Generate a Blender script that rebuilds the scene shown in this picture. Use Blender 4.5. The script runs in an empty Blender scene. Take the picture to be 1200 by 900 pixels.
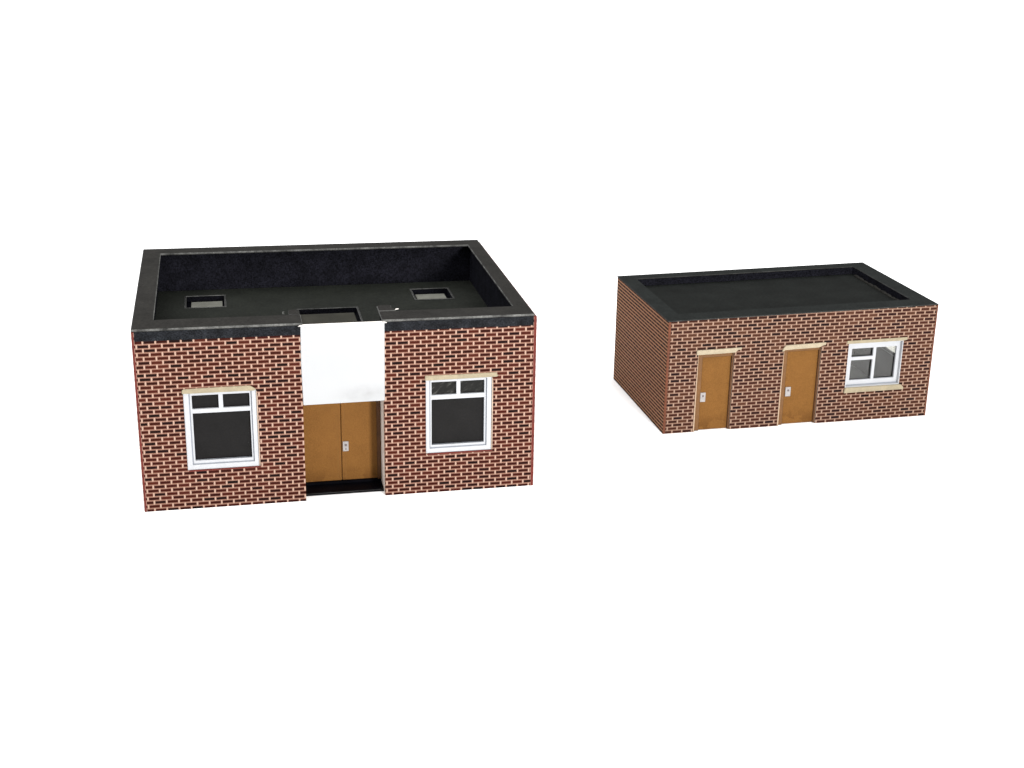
import bpy, bmesh, math, random
from mathutils import Vector, Matrix
random.seed(7)
C = bpy.context.scene.collection
sc = bpy.context.scene

# ------------------------------------------------------------------ materials
def new_mat(name):
    m = bpy.data.materials.new(name); m.use_nodes = True
    nt = m.node_tree
    return m, nt, nt.nodes['Principled BSDF']

def N(nt, t, **kw):
    n = nt.nodes.new(t)
    for k, v in kw.items(): setattr(n, k, v)
    return n

def M(nt, op, a, b=None, c=None):
    n = N(nt, 'ShaderNodeMath', operation=op)
    for i, v in enumerate((a, b, c)):
        if v is None: continue
        if isinstance(v, (int, float)): n.inputs[i].default_value = v
        else: nt.links.new(v, n.inputs[i])
    return n.outputs[0]

def mixc(nt, fac, a, b, blend='MIX'):
    n = N(nt, 'ShaderNodeMix', data_type='RGBA', blend_type=blend)
    for i, v in ((0, fac), (6, a), (7, b)):
        if isinstance(v, (int, float)): n.inputs[i].default_value = v
        elif isinstance(v, tuple): n.inputs[i].default_value = (*v, 1)
        else: nt.links.new(v, n.inputs[i])
    return n.outputs[2]

def ramp(nt, fac, stops, interp='LINEAR'):
    n = N(nt, 'ShaderNodeValToRGB'); r = n.color_ramp; r.interpolation = interp
    while len(r.elements) < len(stops): r.elements.new(0.5)
    for e, (p, c) in zip(r.elements, stops):
        e.position = p; e.color = (*c, 1) if len(c) == 3 else c
    nt.links.new(fac, n.inputs[0])
    return n.outputs[0]

def noise(nt, vec, scale, detail=3, rough=0.6):
    n = N(nt, 'ShaderNodeTexNoise'); n.inputs['Scale'].default_value = scale
    n.inputs['Detail'].default_value = detail; n.inputs['Roughness'].default_value = rough
    nt.links.new(vec, n.inputs['Vector'])
    return n.outputs[0]

def objco(nt): return N(nt, 'ShaderNodeTexCoord').outputs['Object']

def paper(name, col, var=0.15, scale=60, rough=0.7, spec=0.25, fine=0.15, bump=0.0, tint=None):
    """Printed or painted card: a base colour with broad wear and a fine grain."""
    m, nt, b = new_mat(name)
    co = objco(nt)
    n1 = noise(nt, co, scale, 4); n2 = noise(nt, co, scale*11, 2)
    lo = tuple(c*(1-var) for c in col); hi = tuple(min(1, c*(1+var)) for c in (tint or col))
    c1 = ramp(nt, n1, [(0.3, lo), (0.7, hi)])
    g = ramp(nt, n2, [(0.3, (1-fine,)*3), (0.7, (1+fine,)*3)])
    nt.links.new(mixc(nt, 1.0, c1, g, 'MULTIPLY'), b.inputs['Base Color'])
    b.inputs['Roughness'].default_value = rough
    b.inputs['Specular IOR Level'].default_value = spec
    if bump:
        bn = N(nt, 'ShaderNodeBump'); bn.inputs['Strength'].default_value = bump
        bn.inputs['Distance'].default_value = 0.001
        nt.links.new(n2, bn.inputs['Height']); nt.links.new(bn.outputs[0], b.inputs['Normal'])
    return m

def brick(name, axis, bw, bh, zoff, uoff, mortar, tones, mw=0.0028, mh=0.0024, vj=1.0, joint=None):
    """Brick paper printed in stretcher bond, every brick with its own tone."""
    m, nt, b = new_mat(name)
    co = objco(nt)
    s = N(nt, 'ShaderNodeSeparateXYZ'); nt.links.new(co, s.inputs[0])
    # a very slight wander so that the print is not ruler-straight
    wob = M(nt, 'MULTIPLY', M(nt, 'SUBTRACT', noise(nt, co, 14, 2), 0.5), 0.0012)
    wob2 = M(nt, 'MULTIPLY', M(nt, 'SUBTRACT', noise(nt, co, 420, 2), 0.5), 0.0009)
    u = M(nt, 'ADD', M(nt, 'ADD', s.outputs[axis], uoff), wob2)
    z = M(nt, 'ADD', M(nt, 'ADD', s.outputs[2], zoff), M(nt, 'ADD', wob, wob2))
    rz = M(nt, 'DIVIDE', z, bh); row = M(nt, 'FLOOR', rz)
    par = M(nt, 'MULTIPLY', M(nt, 'MODULO', M(nt, 'ABSOLUTE', row), 2), 0.5)
    ru = M(nt, 'ADD', M(nt, 'DIVIDE', u, bw), par); col = M(nt, 'FLOOR', ru)
    fz = M(nt, 'ABSOLUTE', M(nt, 'SUBTRACT', M(nt, 'FRACT', rz), 0.5))
    fu = M(nt, 'ABSOLUTE', M(nt, 'SUBTRACT', M(nt, 'FRACT', ru), 0.5))
    hz = 0.5 - mh/bh/2; hu = 0.5 - mw/bw/2
    def edge(f, h, w):
        n = N(nt, 'ShaderNodeMapRange', interpolation_type='SMOOTHSTEP')
        nt.links.new(f, n.inputs[0]); n.inputs[1].default_value = h-w; n.inputs[2].default_value = h+w
        return n.outputs[0]
    mv = M(nt, 'MULTIPLY', edge(fu, hu, 0.03), vj); mask = M(nt, 'MAXIMUM', edge(fz, hz, 0.10), mv)
    cv = N(nt, 'ShaderNodeCombineXYZ'); nt.links.new(col, cv.inputs[0]); nt.links.new(row, cv.inputs[1])
    wn = N(nt, 'ShaderNodeTexWhiteNoise', noise_dimensions='3D'); nt.links.new(cv.outputs[0], wn.inputs[0])
    bc = ramp(nt, wn.outputs[0], tones)
    bc = mixc(nt, 1.0, bc, ramp(nt, noise(nt, co, 900, 2), [(0.25, (0.72,)*3), (0.75, (1.3,)*3)]), 'MULTIPLY')
    mc = mixc(nt, noise(nt, co, 30, 3), tuple(c*0.9 for c in mortar), tuple(c*1.12 for c in mortar))
    if joint: mc = mixc(nt, mv, mc, joint)          # the short upright joints are printed paler than the beds
    nt.links.new(mixc(nt, mask, bc, mc), b.inputs['Base Color'])
    b.inputs['Roughness'].default_value = 0.7; b.inputs['Specular IOR Level'].default_value = 0.04
    return m

K = 0.31   # overall level of the printed colours under the lamps
def k(*c): return tuple(x*K for x in c)
TONES_A = [(0.0, k(0.0133,0.0044,0.0044)), (0.14, k(0.0237,0.0059,0.0052)), (0.22, k(0.0459,0.0074,0.0044)), (0.5, k(0.0681,0.0104,0.0052)), (0.8, k(0.0925,0.0148,0.0074)), (1.0, k(0.1332,0.0252,0.0133))]
TONES_S = [(0.0, k(0.0240,0.0096,0.0064)), (0.3, k(0.0600,0.0224,0.0112)), (1.0, k(0.1040,0.0400,0.0192))]
TONES_B = [(0.0, k(0.0193,0.0079,0.0105)), (0.10, k(0.0334,0.0115,0.0115)), (0.18, k(0.0615,0.0184,0.0123)), (0.5, k(0.0861,0.0264,0.0167)), (0.8, k(0.1142,0.0368,0.0211)), (1.0, k(0.1669,0.0659,0.0368))]
BWL, BHL, BWR, BHR = 0.0201, 0.00705, 0.0202, 0.00700
m_brick_front_a = brick('brick paper front', 0, BWL, BHL, 0.00155, 0.0030, k(.58,.300,.215), TONES_A, joint=k(.99,.66,.51))
m_brick_side_a = brick('brick paper side', 1, BWL, BHL, 0.0012, 0.0, k(.92,.58,.45), TONES_A)
m_brick_front_b = brick('brick paper front pale', 0, BWR, BHR, 0.0005, 0.0012, k(.52,.305,.215), TONES_B, joint=k(.80,.53,.39))
m_brick_side_b = brick('brick paper side pale', 1, BWR, BHR, 0.0005, 0.0, k(1.02,.51,.28), TONES_S, vj=0.35)
m_red_edge = paper('red painted card edge', k(.26,.030,.016), .25, 40)
m_orange_edge = paper('terracotta painted card edge', k(.29,.085,.035), .25, 40)
m_cut = paper('cut card edge', k(.95,.72,.56), .12, 50)
m_cut_white = paper('white card edge', (.74,.70,.66), .06, 50)
m_peach = paper('peach cut card edge', k(1.0,.72,.50), .1, 50)
m_black = paper('black card', (.0160,.0152,.0138), .22, 22, .7, .05, .25, .15)
m_deck = paper('black roof card', (.0105,.0116,.0096), .2, 18, .7, .05, .25, .15)
m_rim_b = paper('black roof rim card', (.0092,.0106,.0100), .25, 18, .7, .05, .25, .15)
m_roof_b = paper('black flat roof card', (.0060,.0068,.0062), .25, 18, .7, .05, .25, .15)
m_navy = paper('black speckled card', (.0055,.0055,.0080), .35, 40, .8, .04, .85, .3)
m_strip = paper('printed parapet strip', (.0080,.0088,.0105), .6, 48, .7, .05, .8, .2)
m_worn = paper('worn grey card edge', (.070,.070,.067), .75, 42, .7, .1, .35)
m_worn_dim = paper('rubbed black card edge', (.028,.028,.027), .5, 35, .7, .06, .35)
m_floor = paper('glossy black floor card', (.0012,.0012,.0022), .4, 40, .5, .03, .3)
m_white = paper('white plastic frame', (.345,.352,.368), .03, 40, .5, .12, .03)
m_groove_shade = paper('white groove shaded grey', (.235,.255,.295), .06, 40, .5, .12, .03)  # shade in the groove round the white sash, put into the colour
m_panel = paper('white blank sign card', (.60,.61,.625), .025, 9, .6, .2, .015)
m_cream = paper('cream printed lintel', k(.72,.61,.41), .14, 60, .65, .2, .1)
m_cream_pale = paper('pale cream printed lintel', k(.88,.74,.52), .14, 60, .65, .2, .1)
m_pane_dark = paper('dark window card', (.0060,.0056,.0056), .15, 30, .5, .08, .15)
m_grey = paper('grey ceiling card under skylight', (.11,.11,.095), .18, 26, .6, .1, .1)
m_grey_dark = paper('dark grey card under hatch', (.022,.021,.016), .3, 26, .6, .1, .1)
m_inner = paper('bare grey board', (.12,.115,.098), .2, 14, .8, .15, .08)
m_steel = paper('pale metal lock plate', (.25,.235,.23), .15, 200, .4, .2, .1)
m_hole = paper('dark keyhole', (.10,.08,.08), .2, 100)

def door_mat(name, col, dark):
    """Ochre wood-effect print, darker scuffs near the foot."""
    m, nt, b = new_mat(name)
    co = objco(nt)
    n1 = noise(nt, co, 45, 4); n2 = noise(nt, co, 520, 3)
    c = ramp(nt, n1, [(0.3, tuple(x*.93 for x in col)), (0.7, tuple(x*1.05 for x in col))])
    c = mixc(nt, 1.0, c, ramp(nt, n2, [(0.25, (.78,)*3), (0.75, (1.22,)*3)]), 'MULTIPLY')
    s = N(nt, 'ShaderNodeSeparateXYZ'); nt.links.new(co, s.inputs[0])
    foot = N(nt, 'ShaderNodeMapRange'); nt.links.new(s.outputs[2], foot.inputs[0])
    foot.inputs[1].default_value = 0.034; foot.inputs[2].default_value = 0.012
    sc_ = M(nt, 'MULTIPLY', foot.outputs[0], M(nt, 'GREATER_THAN', noise(nt, co, 38, 2), 0.50))
    c = mixc(nt, M(nt, 'MULTIPLY', sc_, 0.40), c, dark)
    nt.links.new(c, b.inputs['Base Color'])
    b.inputs['Roughness'].default_value = .6; b.inputs['Specular IOR Level'].default_value = .04
    return m
m_door = door_mat('ochre door', k(.43,.193,.050), k(.20,.078,.020))
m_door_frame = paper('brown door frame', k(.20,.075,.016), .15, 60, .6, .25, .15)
m_door_frame_pale = paper('tan door frame', k(.36,.16,.045), .15, 60, .6, .25, .15)

def panel_mat():
    m, nt, b = new_mat('white sign with smudge')
    co = objco(nt)
    mp = N(nt, 'ShaderNodeMapping'); nt.links.new(co, mp.inputs[0])
    mp.inputs['Location'].default_value = (-0.374*16, 0, -0.190*48); mp.inputs['Scale'].default_value = (16, 0, 48)
    d = N(nt, 'ShaderNodeVectorMath', operation='LENGTH'); nt.links.new(mp.outputs[0], d.inputs[0])
    blot = M(nt, 'MULTIPLY', M(nt, 'SMOOTH_MAX', M(nt, 'SUBTRACT', 1.0, d.outputs['Value']), 0.0, 0.25), noise(nt, co, 70, 3))
    base = ramp(nt, noise(nt, co, 9, 2), [(0.3, (.310,.316,.324)), (0.7, (.320,.325,.332))])
    nt.links.new(mixc(nt, M(nt, 'MULTIPLY', blot, 0.85), base, (.20,.20,.20)), b.inputs['Base Color'])
    b.inputs['Roughness'].default_value = .55; b.inputs['Specular IOR Level'].default_value = .2
    return m
m_panel = panel_mat()

def acetate():
    m, nt, b = new_mat('clear acetate pane')
    out = nt.nodes['Material Output']
    t = N(nt, 'ShaderNodeBsdfTransparent'); t.inputs[0].default_value = (.80,.80,.78,1)
    g = N(nt, 'ShaderNodeBsdfGlossy'); g.inputs['Roughness'].default_value = .12; g.inputs[0].default_value = (.9,.9,.9,1)
    mx = N(nt, 'ShaderNodeMixShader'); mx.inputs[0].default_value = .05
    nt.links.new(t.outputs[0], mx.inputs[1]); nt.links.new(g.outputs[0], mx.inputs[2])
    nt.links.new(mx.outputs[0], out.inputs[0])
    return m
m_acetate = acetate()

def pane_scratched():
    m, nt, b = new_mat('dark pane with scratched film')
    co = objco(nt)
    mp = N(nt, 'ShaderNodeMapping'); nt.links.new(co, mp.inputs[0])
    mp.vector_type = 'TEXTURE'; mp.inputs['Rotation'].default_value = (0, math.radians(-38), 0); mp.inputs['Scale'].default_value = (1/45, 1, 1/190)
    n = noise(nt, mp.outputs[0], 1.0, 5, .7)
    c = ramp(nt, n, [(0.48, (.006,.006,.0055)), (0.58, (.014,.014,.0125)), (0.66, (.06,.06,.055))])
    nt.links.new(c, b.inputs['Base Color']); b.inputs['Roughness'].default_value = .35; b.inputs['Specular IOR Level'].default_value = .1
    return m
m_pane_film = pane_scratched()

# ------------------------------------------------------------------ mesh tools
class Shape:
    """Collects plates, boxes and prisms in a building's own space (x along the front, y into depth, z up)."""
    def __init__(self): self.bm = bmesh.new()
    def plate(self, a0, a1, b0, b1, t0, t1, axes, holes=(), mats=(0, 0, 0)):
        """A card a0..a1 by b0..b1 from t0 to t1 with rectangular holes. mats: face at t0, face at t1, cut edges."""
        As = sorted({a0, a1, *[v for h in holes for v in h[:2] if a0 < v < a1]})
        Bs = sorted({b0, b1, *[v for h in holes for v in h[2:] if b0 < v < b1]})
        na, nb = len(As)-1, len(Bs)-1
        def solid(i, j):
            if not (0 <= i < na and 0 <= j < nb): return False
            ca, cb = (As[i]+As[i+1])/2, (Bs[j]+Bs[j+1])/2
            return not any(h[0] < ca < h[1] and h[2] < cb < h[3] for h in holes)
        def P(a, b, t): return {'xz': (a, t, b), 'yz': (t, a, b), 'xy': (a, b, t)}[axes]
        cache = {}
        def V(a, b, t):
            key = (a, b, t)
            if key not in cache: cache[key] = self.bm.verts.new(P(a, b, t))
            return cache[key]
        fs = []
        def F(vs, mi):
            f = self.bm.faces.new(vs); f.material_index = mi; fs.append(f)
        for i in range(na):
            for j in range(nb):
                if not solid(i, j): continue
                a, A, b, B = As[i], As[i+1], Bs[j], Bs[j+1]
                F([V(a,b,t0), V(A,b,t0), V(A,B,t0), V(a,B,t0)], mats[0])
                F([V(a,b,t1), V(a,B,t1), V(A,B,t1), V(A,b,t1)], mats[1])
                for di, dj, p, q in ((-1,0,(a,b),(a,B)), (1,0,(A,b),(A,B)), (0,-1,(a,b),(A,b)), (0,1,(a,B),(A,B))):
                    if not solid(i+di, j+dj):
                        F([V(*p,t0), V(*q,t0), V(*q,t1), V(*p,t1)], mats[2])
        bmesh.ops.recalc_face_normals(self.bm, faces=fs)
        return self
    def box(self, x0, x1, y0, y1, z0, z1, mats=(0, 0, 0)):
        return self.plate(x0, x1, z0, z1, y0, y1, 'xz', (), mats)
    def prism(self, pts, t0, t1, axes='xz', mats=(0, 0, 0)):
        def P(a, b, t): return {'xz': (a, t, b), 'yz': (t, a, b), 'xy': (a, b, t)}[axes]
        lo = [self.bm.verts.new(P(*p, t0)) for p in pts]; hi = [self.bm.verts.new(P(*p, t1)) for p in pts]
        n = len(pts); fs = []
        f = self.bm.faces.new(lo); f.material_index = mats[0]; fs.append(f)
        f = self.bm.faces.new(hi); f.material_index = mats[1]; fs.append(f)
        for i in range(n):
            f = self.bm.faces.new([lo[i], lo[(i+1) % n], hi[(i+1) % n], hi[i]]); f.material_index = mats[2]; fs.append(f)
        bmesh.ops.recalc_face_normals(self.bm, faces=fs)
        return self
    def build(self, name, mats, parent, warp=None, bevel=0.0, bmat=-1, seg=1):
        if warp:                                   # hand-cut card: the top is not quite level
            for v in self.bm.verts: v.co = warp(v.co)
        me = bpy.data.meshes.new(name); self.bm.to_mesh(me); self.bm.free()
        for m in (mats if isinstance(mats, (list, tuple)) else [mats]): me.materials.append(m)
        o = bpy.data.objects.new(name, me); C.objects.link(o)
        o.parent = parent
        if bevel:
            b = o.modifiers.new('bevel', 'BEVEL'); b.width = bevel; b.segments = seg
            b.limit_method = 'ANGLE'; b.angle_limit = math.radians(40); b.material = bmat
            b.harden_normals = False
        return o

def thing(name, label, cat, x, y, rot):
    o = bpy.data.objects.new(name, None); C.objects.link(o); o.empty_display_size = .1
    o.location = (x, y, 0); o.rotation_euler = (0, 0, rot)
    o['label'] = label; o['category'] = cat
    return o

# ------------------------------------------------------------------ the larger building
W, D, H, SL = 0.6679, 0.5341, 0.3194, -0.0095
def warp_a(c): return Vector((c.x, c.y, c.z*(1+SL*(c.x/W-.5))))
A = thing('model_building', 'larger brick model building with deep black roof well and blank white sign above double door',
          'model building', -0.6136, 2.1456, 0.2114)
T = 0.010                                           # card thickness of the walls
ES = 0.0045                                         # end grain of the side walls, seen from the front
win1 = (0.0750, 0.1935, 0.0700, 0.2072)
win2 = (0.4775, 0.5925, 0.0735, 0.2098)
porch = (0.2697, 0.4060, -1, 0.3150)
ZT = 0.3156                                         # underside of the roof edge cap
fw = Shape()
fw.plate(ES, W-ES, 0.0, 0.2988, 0.0, T, 'xz', (win1, win2, (0.2697, 0.4060, -1, 1)), (0, 1, 2))
fw.build('front_wall', [m_brick_front_a, m_inner, m_cut], A, warp_a)
for x0, x1 in ((ES, 0.2697), (0.4060, W-ES)):       # black printed strip above the brick
    Shape().plate(x0, x1, 0.2988, 0.3148, -0.0004, T, 'xz', (), (0, 0, 1)).build('parapet_strip', [m_strip, m_worn], A, warp_a)
for x0, x1, outer in ((0.0, ES, 0), (W-ES, W+.0012, 1)):
    s = Shape()
    s.plate(-0.0008, D, 0.0, ZT-.001, x0, x1, 'yz', (), (0, 0, 1))
    s.build('side_wall', [m_brick_side_a, m_red_edge], A, warp_a, .0006)
for x0, x1 in ((ES+.0002, 0.024), (W-0.024, W-ES-.0002)):              # black lining of the roof well
    Shape().plate(T+.0002, D-T-.0002, 0.2, ZT-.0003, x0, x1, 'yz').build('well_lining', [m_navy], A, warp_a)
Shape().plate(ES+.0002, W-ES-.0002, 0.0, ZT-.0004, D-T, D, 'xz', (), (0, 1, 0)).build('back_wall', [m_navy, m_brick_front_a], A, warp_a)
Shape().plate(0.0242, W-0.0242, 0.2, ZT-.0003, 0.508, D-T-.0003, 'xz', (), (0, 0, 0)).build('well_lining', [m_navy], A, warp_a)
for x0, x1 in ((ES+.0002, 0.2698), (0.4058, W-ES-.0002)):              # inner face of the front parapet
    Shape().plate(x0, x1, 0.235, ZT-.0005, T+.0002, 0.040, 'xz').build('well_lining', [m_navy], A, warp_a)

# roof edge cap: one black card ring, cut away over the porch, its ends left as tabs
RO = -0.0016
cap = Shape()
cap.plate(0.0, W-ES+.0015, RO, D+.001, ZT, H, 'xy', ((0.0345, 0.6370, 0.0500, 0.4940), (0.2735, 0.4045, -1, 0.06)), (0, 0, 1))
cap.build('roof_edge', [m_black, m_worn], A, warp_a, .0011, 1)
tabs = Shape()
tabs.prism([(0.2535,0.0500),(0.2728,0.0500),(0.2728,0.0780),(0.2565,0.0770),(0.2540,0.0735)], ZT+.0004, H+.0004, 'xy', (0, 0, 1))
tabs.build('edge_tab', [m_black, m_worn_dim], A, warp_a, .0007, 1)
tabs = Shape()
tabs.prism([(0.4050,0.0500),(0.4345,0.0500),(0.4330,0.0620),(0.4290,0.0700),(0.4300,0.0830),(0.4250,0.0850),(0.4080,0.0845),(0.4050,0.0800)], ZT+.0004, H+.0004, 'xy', (0, 0, 1))
tabs.build('edge_tab', [m_black, m_worn], A, warp_a, .0009, 1)
# small chips of paint on the front edge
ch = Shape()
ch.prism([(0.4335,0.0545),(0.4385,0.0560),(0.4405,0.0585),(0.4360,0.0590)], H, H+.0009, 'xy')
ch.build('paint_chip', [m_cut_white], A, warp_a)
ch = Shape()
for q in ([(0.2440,0.0530),(0.2475,0.0530),(0.2470,0.0550),(0.2455,0.0555),(0.2455,0.0640),(0.2475,0.0650),(0.2480,0.0665),(0.2445,0.0660)],):
    ch.prism(q, H, H+.0007, 'xy')
ch.build('paint_chip', [m_worn], A, warp_a)

# roof deck with two square openings and a wide one in front
ZD = 0.2414
holes = [(0.0790, 0.1500, 0.3790, 0.4570), (0.5160, 0.5875, 0.3760, 0.4500), (0.2860, 0.3950, 0.2150, 0.3390)]
dk = Shape()
dk.plate(0.0242, W-0.0242, 0.0402, 0.5040, ZD-.010, ZD, 'xy', holes, (1, 0, 1))
dk.build('roof_deck', [m_deck, m_navy], A, warp_a)
for (x0, x1, y0, y1), mm, (dx0, dx1), dy in zip(holes, (m_grey, m_grey, m_grey_dark), ((.009,.004), (.005,.009), (.002,.006)), (.020, .018, .014)):
    hx = Shape()                                    # raised rubbed rim round the opening, then the card below it
    hx.plate(x0-.0035, x1+.0035, y0-.0030, y1+.0040, ZD+.0001, ZD+.0014, 'xy', ((x0, x1, y0, y1),), (0, 0, 0))
    hatch = hx.build('skylight', [m_worn_dim, m_worn], A, warp_a, .0011, 1)
    Shape().plate(x0-.001, x1+.001, y0-.001, y1+.001, ZD-.0160, ZD-.0095, 'xy').build('shaft_floor', [m_floor], hatch, warp_a)
    Shape().plate(x0+dx0, x1-dx1, y0+.001, y1-dy, ZD-.0094, ZD-.0050, 'xy').build('pane', [mm], hatch, warp_a)

# windows of the larger building
def big_window(o, glass, transom, mull, lintel, pane_top, ins):
    x0, x1, z0, z1 = o; gx0, gx1, gz0, gz1 = glass; l, r, b, t = ins
    s = Shape()
    s.plate(x0+.0002, x1-.0002, z0+.0002, z1-.0002, .0012, .0050, 'xz', ((x0+l, x1-r, z0+b, z1-t),))
    w = s.build('window', [m_white], A, warp_a, .0008, seg=2)
    s = Shape()                                     # rebate behind the outer frame, its groove shade painted in grey
    s.plate(x0+.001, x1-.001, z0+.001, z1-.001, .0052, .0095, 'xz', ((gx0, gx1, gz0, gz1),))
    s.build('rebate', [m_groove_shade], w, warp_a)
    g = .0014
    s = Shape()
    s.plate(x0+l+g, x1-r-g, z0+b+g, z1-t-.0008, .0040, .0090, 'xz',
            ((gx0, gx1, gz0, transom[0]), (gx0, mull[0], transom[1], gz1), (mull[1], gx1, transom[1], gz1)))
    s.build('sash', [m_white], w, warp_a, .0006, seg=2)
    Shape().box(gx0-.004, gx1+.004, .0098, .0110, gz0-.004, transom[1]-.002).build('pane', [m_pane_dark], w, warp_a)
    for a, c in ((gx0-.004, (mull[0]+mull[1])/2-.0003), ((mull[0]+mull[1])/2+.0003, gx1+.004)):
        Shape().box(a, c, .0098, .0110, transom[1]-.0019, gz1+.002).build('pane', [pane_top], w, warp_a)
    Shape().prism(lintel, -.0022, .0045).build('lintel', [m_cream], w, warp_a, .0006)
    Shape().prism([(x0+.0015,z0-.0022),(x0+.0030,z0+.0001),(x1-.0010,z0+.0001),(x1+.0022,z0-.0004),(x1+.0020,z0-.0020)], -.0007, .0030).build('edge_strip', [m_red_edge], w, warp_a)
    Shape().prism([(x1,z0+.002),(x1+.0016,z0+.001),(x1+.0020,z1-.012),(x1+.0012,z1-.002),(x1,z1-.002)], -.0007, .0030).build('edge_strip', [m_cut], w, warp_a)
    return w
big_window(win1, (.0886,.1823,.0851,.2007), (.1693,.1768), (.1317,.1390),
           [(.0735,.2064),(.0738,.2122),(.0765,.2142),(.1300,.2150),(.1835,.2152),(.1880,.2128),(.1936,.2085),(.1900,.2064)], m_pane_dark, (.0088,.0075,.0086,.0012))
big_window(win2, (.4882,.5799,.0873,.2028), (.1710,.1790), (.5312,.5381),
           [(.4762,.2084),(.4765,.2170),(.5300,.2166),(.6005,.2172),(.6002,.2142),(.6030,.2120),(.6010,.2094),(.5600,.2090)], m_pane_film, (.0066,.0085,.0084,.0026))

# porch: blank white sign above, recessed double door, black floor card
sg = Shape()
sg.prism([(.2705,.1756),(.4072,.1766),(.4078,.2200),(.4086,.3142),(.2700,.3146),(.2690,.2500)], -.0020, .0060)
sign = sg.build('sign_panel', [m_panel], A, warp_a, .0006)
sign['label'] = 'blank white sign with a faint grey smudge at its lower corner'
Shape().prism([(.2660,.3140),(.2700,.3160),(.4095,.3163),(.4125,.3146),(.4090,.3143),(.2700,.3146)], -.0030, .0020).build('sign_lip', [m_cut_white], sign, warp_a)
VD = 0.058
for x0, x1, mm in ((0.2612, 0.2695, m_cut), (0.4062, 0.4150, m_cut_white)):
    Shape().plate(T+.0002, VD+.006, 0.0, 0.2300, x0, x1, 'yz').build('porch_cheek', [mm], A, warp_a)
Shape().plate(.2697, .4060, .0062, VD-.0002, .1758, .1800, 'xy').build('porch_ceiling', [m_cut], A, warp_a)
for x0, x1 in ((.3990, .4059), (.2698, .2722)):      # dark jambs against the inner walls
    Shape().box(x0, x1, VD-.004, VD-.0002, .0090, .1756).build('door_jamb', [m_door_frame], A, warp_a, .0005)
for x0, x1 in ((.2699, .3366), (.3374, .4058)):
    s = Shape(); s.box(x0, x1, VD, VD+.005, .0092, .1756)
    leaf = s.build('door', [m_door], A, warp_a, .0009)
    if x0 > .3:
        s = Shape(); s.box(.3392, .3492, VD-.0022, VD-.0001, .0645, .0828)
        hd = s.build('lock_plate', [m_steel], leaf, warp_a, .0005)
        s = Shape()
        for cz, r in ((.0765, .0022), (.0690, .0012)):
            s.prism([(.3445+r*math.cos(t*math.pi/5), cz+r*math.sin(t*math.pi/5)) for t in range(10)], VD-.0032, VD-.0023)
        s.build('door_knob', [m_hole], leaf, warp_a)
fl = Shape()
fl.plate(.2699, .4058, .0180, VD+.004, 0.0004, .0044, 'xy', (), (0, 0, 0))
floor = fl.build('porch_floor', [m_floor, m_worn_dim], A, warp_a, .0007, 1)
Shape().box(.2700, .4057, VD-.0030, VD+.004, .0045, .0089).build('threshold', [m_floor], floor, warp_a)

# ------------------------------------------------------------------ the smaller building
W2, D2, H2, SL2 = 0.5607, 0.3311, 0.2330, 0.0268
def warp_b(c): return Vector((c.x, c.y, c.z*(1+SL2*(c.x/W2-.5))))
B = thing('model_building', 'smaller low brick model building with shallow black roof, two single brown doors and one window',
          'model building', 0.2951, 2.5452, 0.2318)
T2 = 0.009
ZT2 = 0.2308
d1 = (0.0640, 0.1376, -1, 0.1630); d2 = (0.2405, 0.3195, -1, 0.1605); wn = (0.3770, 0.4945, 0.0715, 0.1630)
EB = 0.0052
Shape().plate(EB, W2-.0022, 0.0, ZT2, 0.0, T2, 'xz', (d1, d2, wn), (0, 1, 2)).build('front_wall', [m_brick_front_b, m_inner, m_cut], B, warp_b)
Shape().plate(-.0006, D2, 0.0, ZT2, 0.0, EB-.0001, 'yz', (), (0, 1, 2)).build('side_wall', [m_brick_side_b, m_inner, m_orange_edge], B, warp_b, .0008, 2)
swin = (0.085, 0.235, 0.0830, 0.1650)
Shape().plate(-.0004, D2, 0.0, ZT2, W2-.0021, W2+.001, 'yz', (swin,), (1, 0, 2)).build('side_wall', [m_brick_side_b, m_inner, m_orange_edge], B, warp_b)
Shape().plate(EB, W2-.0022, 0.0, ZT2, D2-T2, D2-.0002, 'xz', (), (1, 0, 2)).build('back_wall', [m_brick_front_b, m_inner, m_cut], B, warp_b)
cap = Shape()
cap.plate(-.0012, W2+.0014, -.0012, D2+.001, ZT2+.0002, H2, 'xy', ((0.0330, 0.5240, 0.0420, 0.3010),), (0, 0, 1))
cap.build('roof_edge', [m_rim_b, m_worn_dim], B, warp_b, .0009, 1)
Shape().plate(EB+.0002, W2-.0025, T2+.0002, D2-T2-.0002, .2120, .2165, 'xy').build('roof_deck', [m_roof_b], B, warp_b)
wl = Shape()
wl.plate(0.0315, 0.5255, 0.0405, 0.3025, .2167, ZT2, 'xy', ((0.0330, 0.5235, 0.0420, 0.3010),))
wl.build('well_lining', [m_navy], B, warp_b)
# a bead of dried glue lying along the foot of the end upstand
gb = bmesh.new()
for i in range(11):
    y = 0.065 + i*0.0205 + random.uniform(-.004, .004)
    mtx = Matrix.Translation((0.5205, y, .2168)) @ Matrix.Diagonal((random.uniform(.003,.0045), random.uniform(.013,.019), random.uniform(.003,.006), 1))
    bmesh.ops.create_icosphere(gb, subdivisions=2, radius=1, matrix=mtx)
sh = Shape(); sh.bm.free(); sh.bm = gb
glue = sh.build('glue_bead', [m_black], B, warp_b)
for p in glue.data.polygons: p.use_smooth = True

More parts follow.
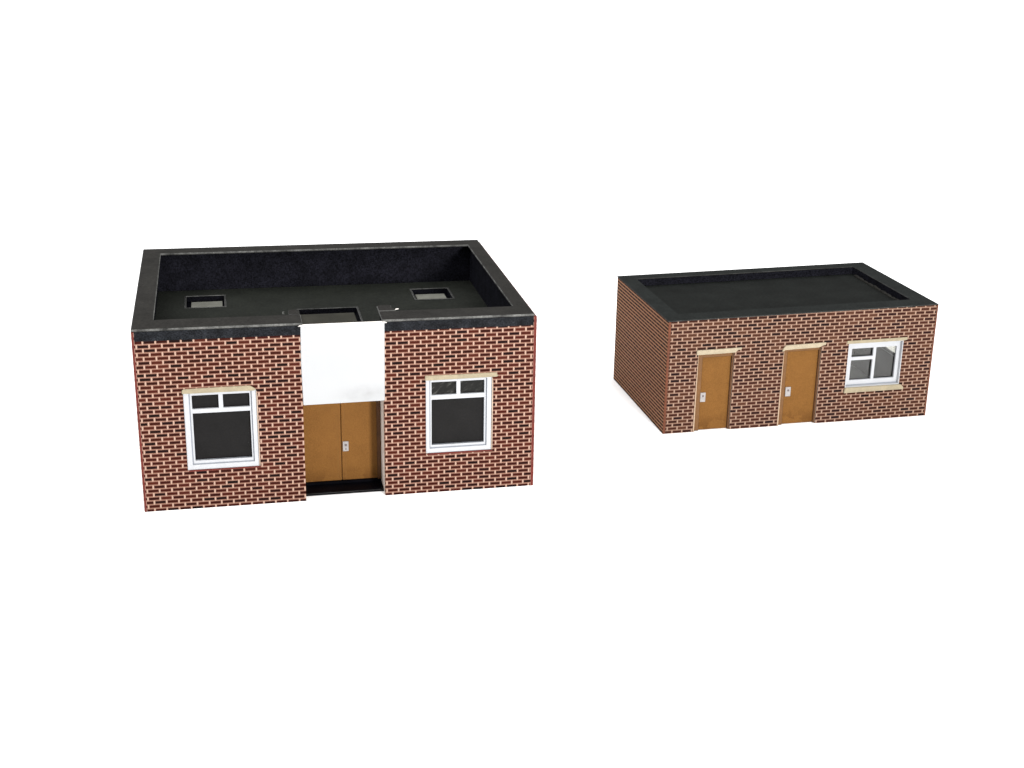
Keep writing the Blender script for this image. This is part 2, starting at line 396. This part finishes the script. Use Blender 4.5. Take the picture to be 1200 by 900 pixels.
def single_door(o, leaf, lintel, plate, frame_m):
    x0, x1, z1 = o[0], o[1], o[3]
    s = Shape()
    s.plate(x0+.0003, x1-.0003, 0.0006, z1-.0002, .0030, .0088, 'xz', ((leaf[0], leaf[1], -1, leaf[2]),), (0, 0, 1))
    fr = s.build('door_frame', [frame_m, m_door_frame], B, warp_b, .0007)
    Shape().box(leaf[1]+.0001, x1-.0004, .0022, .0029, .0008, z1-.0006).build('door_jamb', [m_door_frame], fr, warp_b)  # strip on the right jamb, its dark colour standing in for shade on the reveal
    s = Shape(); s.box(leaf[0]-.003, leaf[1]+.003, .0072, .0086, .0008, leaf[2]+.002)
    d = s.build('door', [m_door], B, warp_b)
    fr.parent = d
    s = Shape(); s.box(*plate[:2], .0050, .0070, *plate[2:])
    s.build('lock_plate', [m_steel], d, warp_b, .0005)
    s = Shape(); cx = (plate[0]+plate[1])/2; cz = plate[2]*.35+plate[3]*.65
    s.prism([(cx+.002*math.cos(t*math.pi/4), cz+.002*math.sin(t*math.pi/4)) for t in range(8)], .0042, .0049)
    s.build('door_knob', [m_hole], d, warp_b)
    Shape().prism([(x0-.0022,0.0004),(x0-.0018,z1*.5),(x0-.0004,z1-.002),(x0+.0002,z1-.002),(x0+.0002,0.0004)], -.0008, .0040).build('edge_strip', [m_peach], d, warp_b)
    Shape().prism(lintel, -.0030, .0050).build('lintel', [m_cream_pale], d, warp_b, .0006)
    return d
single_door(d1, (.0745,.1338,.1528), [(.0597,.1608),(.0597,.1702),(.1000,.1700),(.1522,.1704),(.1502,.1668),(.1440,.1660),(.1385,.1612),(.1000,.1608)], (.0752,.0860,.0600,.0792), m_door_frame_pale)
single_door(d2, (.2500,.3160,.1535), [(.2362,.1560),(.2372,.1610),(.2430,.1686),(.2900,.1690),(.3275,.1696),(.3266,.1646),(.3205,.1636),(.3130,.1602),(.2700,.1598),(.2425,.1592)], (.2530,.2642,.0595,.0788), m_door_frame_pale)

x0, x1, z0, z1 = wn
s = Shape()
s.plate(x0+.0002, x1-.0002, z0+.0002, z1-.0002, .0085, .0125, 'xz', ((.3894,.4856,.0834,.1492),))
w2 = s.build('window', [m_groove_shade], B, warp_b)
s = Shape()
s.plate(x0+.0012, x1-.0018, z0+.0030, z1-.0012, .0072, .0120, 'xz',
        ((.3890,.4351,.0836,.1250), (.3890,.4351,.1318,.1492), (.4413,.4853,.0836,.1492)))
s.build('sash', [m_white], w2, warp_b, .0006, seg=2)
s = Shape()                                         # white reveal lining the opening
s.plate(x0+.0001, x1-.0001, z0+.0001, z1-.0001, -.0002, .0084, 'xz', ((x0+.0014, x1-.0014, z0+.0014, z1-.0014),))
s.build('reveal', [m_white], w2, warp_b)
Shape().box(.388, .487, .0128, .0132, .082, .151).build('pane', [m_acetate], w2, warp_b)
Shape().prism([(.3722,.1628),(.3724,.1682),(.3745,.1690),(.4400,.1688),(.5015,.1690),(.5022,.1640),(.4960,.1626)], -.0018, .0050).build('lintel', [m_cream], w2, warp_b, .0006)
Shape().prism([(.3745,.0612),(.3770,.0718),(.4975,.0716),(.5035,.0660),(.5036,.0614)], -.0045, .0080).build('sill', [m_cream], w2, warp_b, .0008)
# window in the far end, seen only as daylight through the front one
s = Shape(); s.plate(swin[0]-.003, swin[1]+.003, swin[2]-.003, swin[3]+.003, W2-.0052, W2-.0023, 'yz', ((swin[0]+.004, swin[1]-.004, swin[2]+.004, swin[3]-.004),))
w3 = s.build('window', [m_white], B, warp_b)
Shape().plate(swin[0], swin[1], swin[2], swin[3], W2-.0060, W2-.0056, 'yz').build('pane', [m_acetate], w3, warp_b)

# ------------------------------------------------------------------ the white surface
m_ground = paper('white table', (.94,.94,.94), .005, 3, .8, .05, .005)
g = Shape(); g.plate(-40, 40, -20, 80, -.02, 0, 'xy')
gr = g.build('ground', [m_ground], None); gr['kind'] = 'structure'

# ------------------------------------------------------------------ light
w = bpy.data.worlds.new('World'); sc.world = w; w.use_nodes = True
wt = w.node_tree; bg = wt.nodes['Background']      # white studio dome: bright overhead, dim towards the sides
sx = N(wt, 'ShaderNodeSeparateXYZ'); wt.links.new(N(wt, 'ShaderNodeTexCoord').outputs['Generated'], sx.inputs[0])
mr = N(wt, 'ShaderNodeMapRange', interpolation_type='SMOOTHSTEP'); wt.links.new(sx.outputs[2], mr.inputs[0])
for i_, v in ((1, .40), (2, .90), (3, .35), (4, 2.95)): mr.inputs[i_].default_value = v
wt.links.new(mr.outputs[0], bg.inputs[1]); bg.inputs[0].default_value = (1, 1, 1, 1)

def lamp(name, loc, aim, size, power, col=(1, 1, 1), sy=None):
    d = bpy.data.lights.new(name, 'AREA'); d.energy = power; d.color = col
    d.shape = 'RECTANGLE'; d.size = size; d.size_y = sy or size
    o = bpy.data.objects.new(name, d); C.objects.link(o)
    o.location = loc; o.rotation_euler = (Vector(aim)-Vector(loc)).to_track_quat('-Z', 'Y').to_euler()
    return o
lamp('key_lamp', (1.32, -0.50, 0.92), (.1, 2.4, .1), .35, 150, (1, .99, .97))
lamp('left_lamp', (-2.1, 1.7, 1.7), (-.3, 2.4, .1), .4, 22, (.99, .99, 1))

# ------------------------------------------------------------------ camera
F, PITCH, ROLL = 1643.10, 0.34054, 0.017376         # focal length in pixels of a 1200-pixel frame
cam = bpy.data.cameras.new('camera'); co = bpy.data.objects.new('camera', cam); C.objects.link(co)
cam.sensor_width = 36; cam.sensor_fit = 'HORIZONTAL'; cam.lens = F*36/1200
cam.clip_start = .01; cam.clip_end = 300
cp, sp = math.cos(PITCH), math.sin(PITCH); cr, sr = math.cos(ROLL), math.sin(ROLL)
fwd = Vector((0, cp, -sp)); rt0 = Vector((1, 0, 0)); up0 = Vector((0, sp, cp))
rt = rt0*cr + up0*sr; up = -rt0*sr + up0*cr
co.matrix_world = Matrix(((rt.x, up.x, -fwd.x, 0), (rt.y, up.y, -fwd.y, 0), (rt.z, up.z, -fwd.z, 1.0), (0, 0, 0, 1)))
sc.camera = co
sc.view_settings.view_transform = 'Standard'; sc.view_settings.look = 'None'
sc.view_settings.exposure = 0; sc.view_settings.gamma = 1
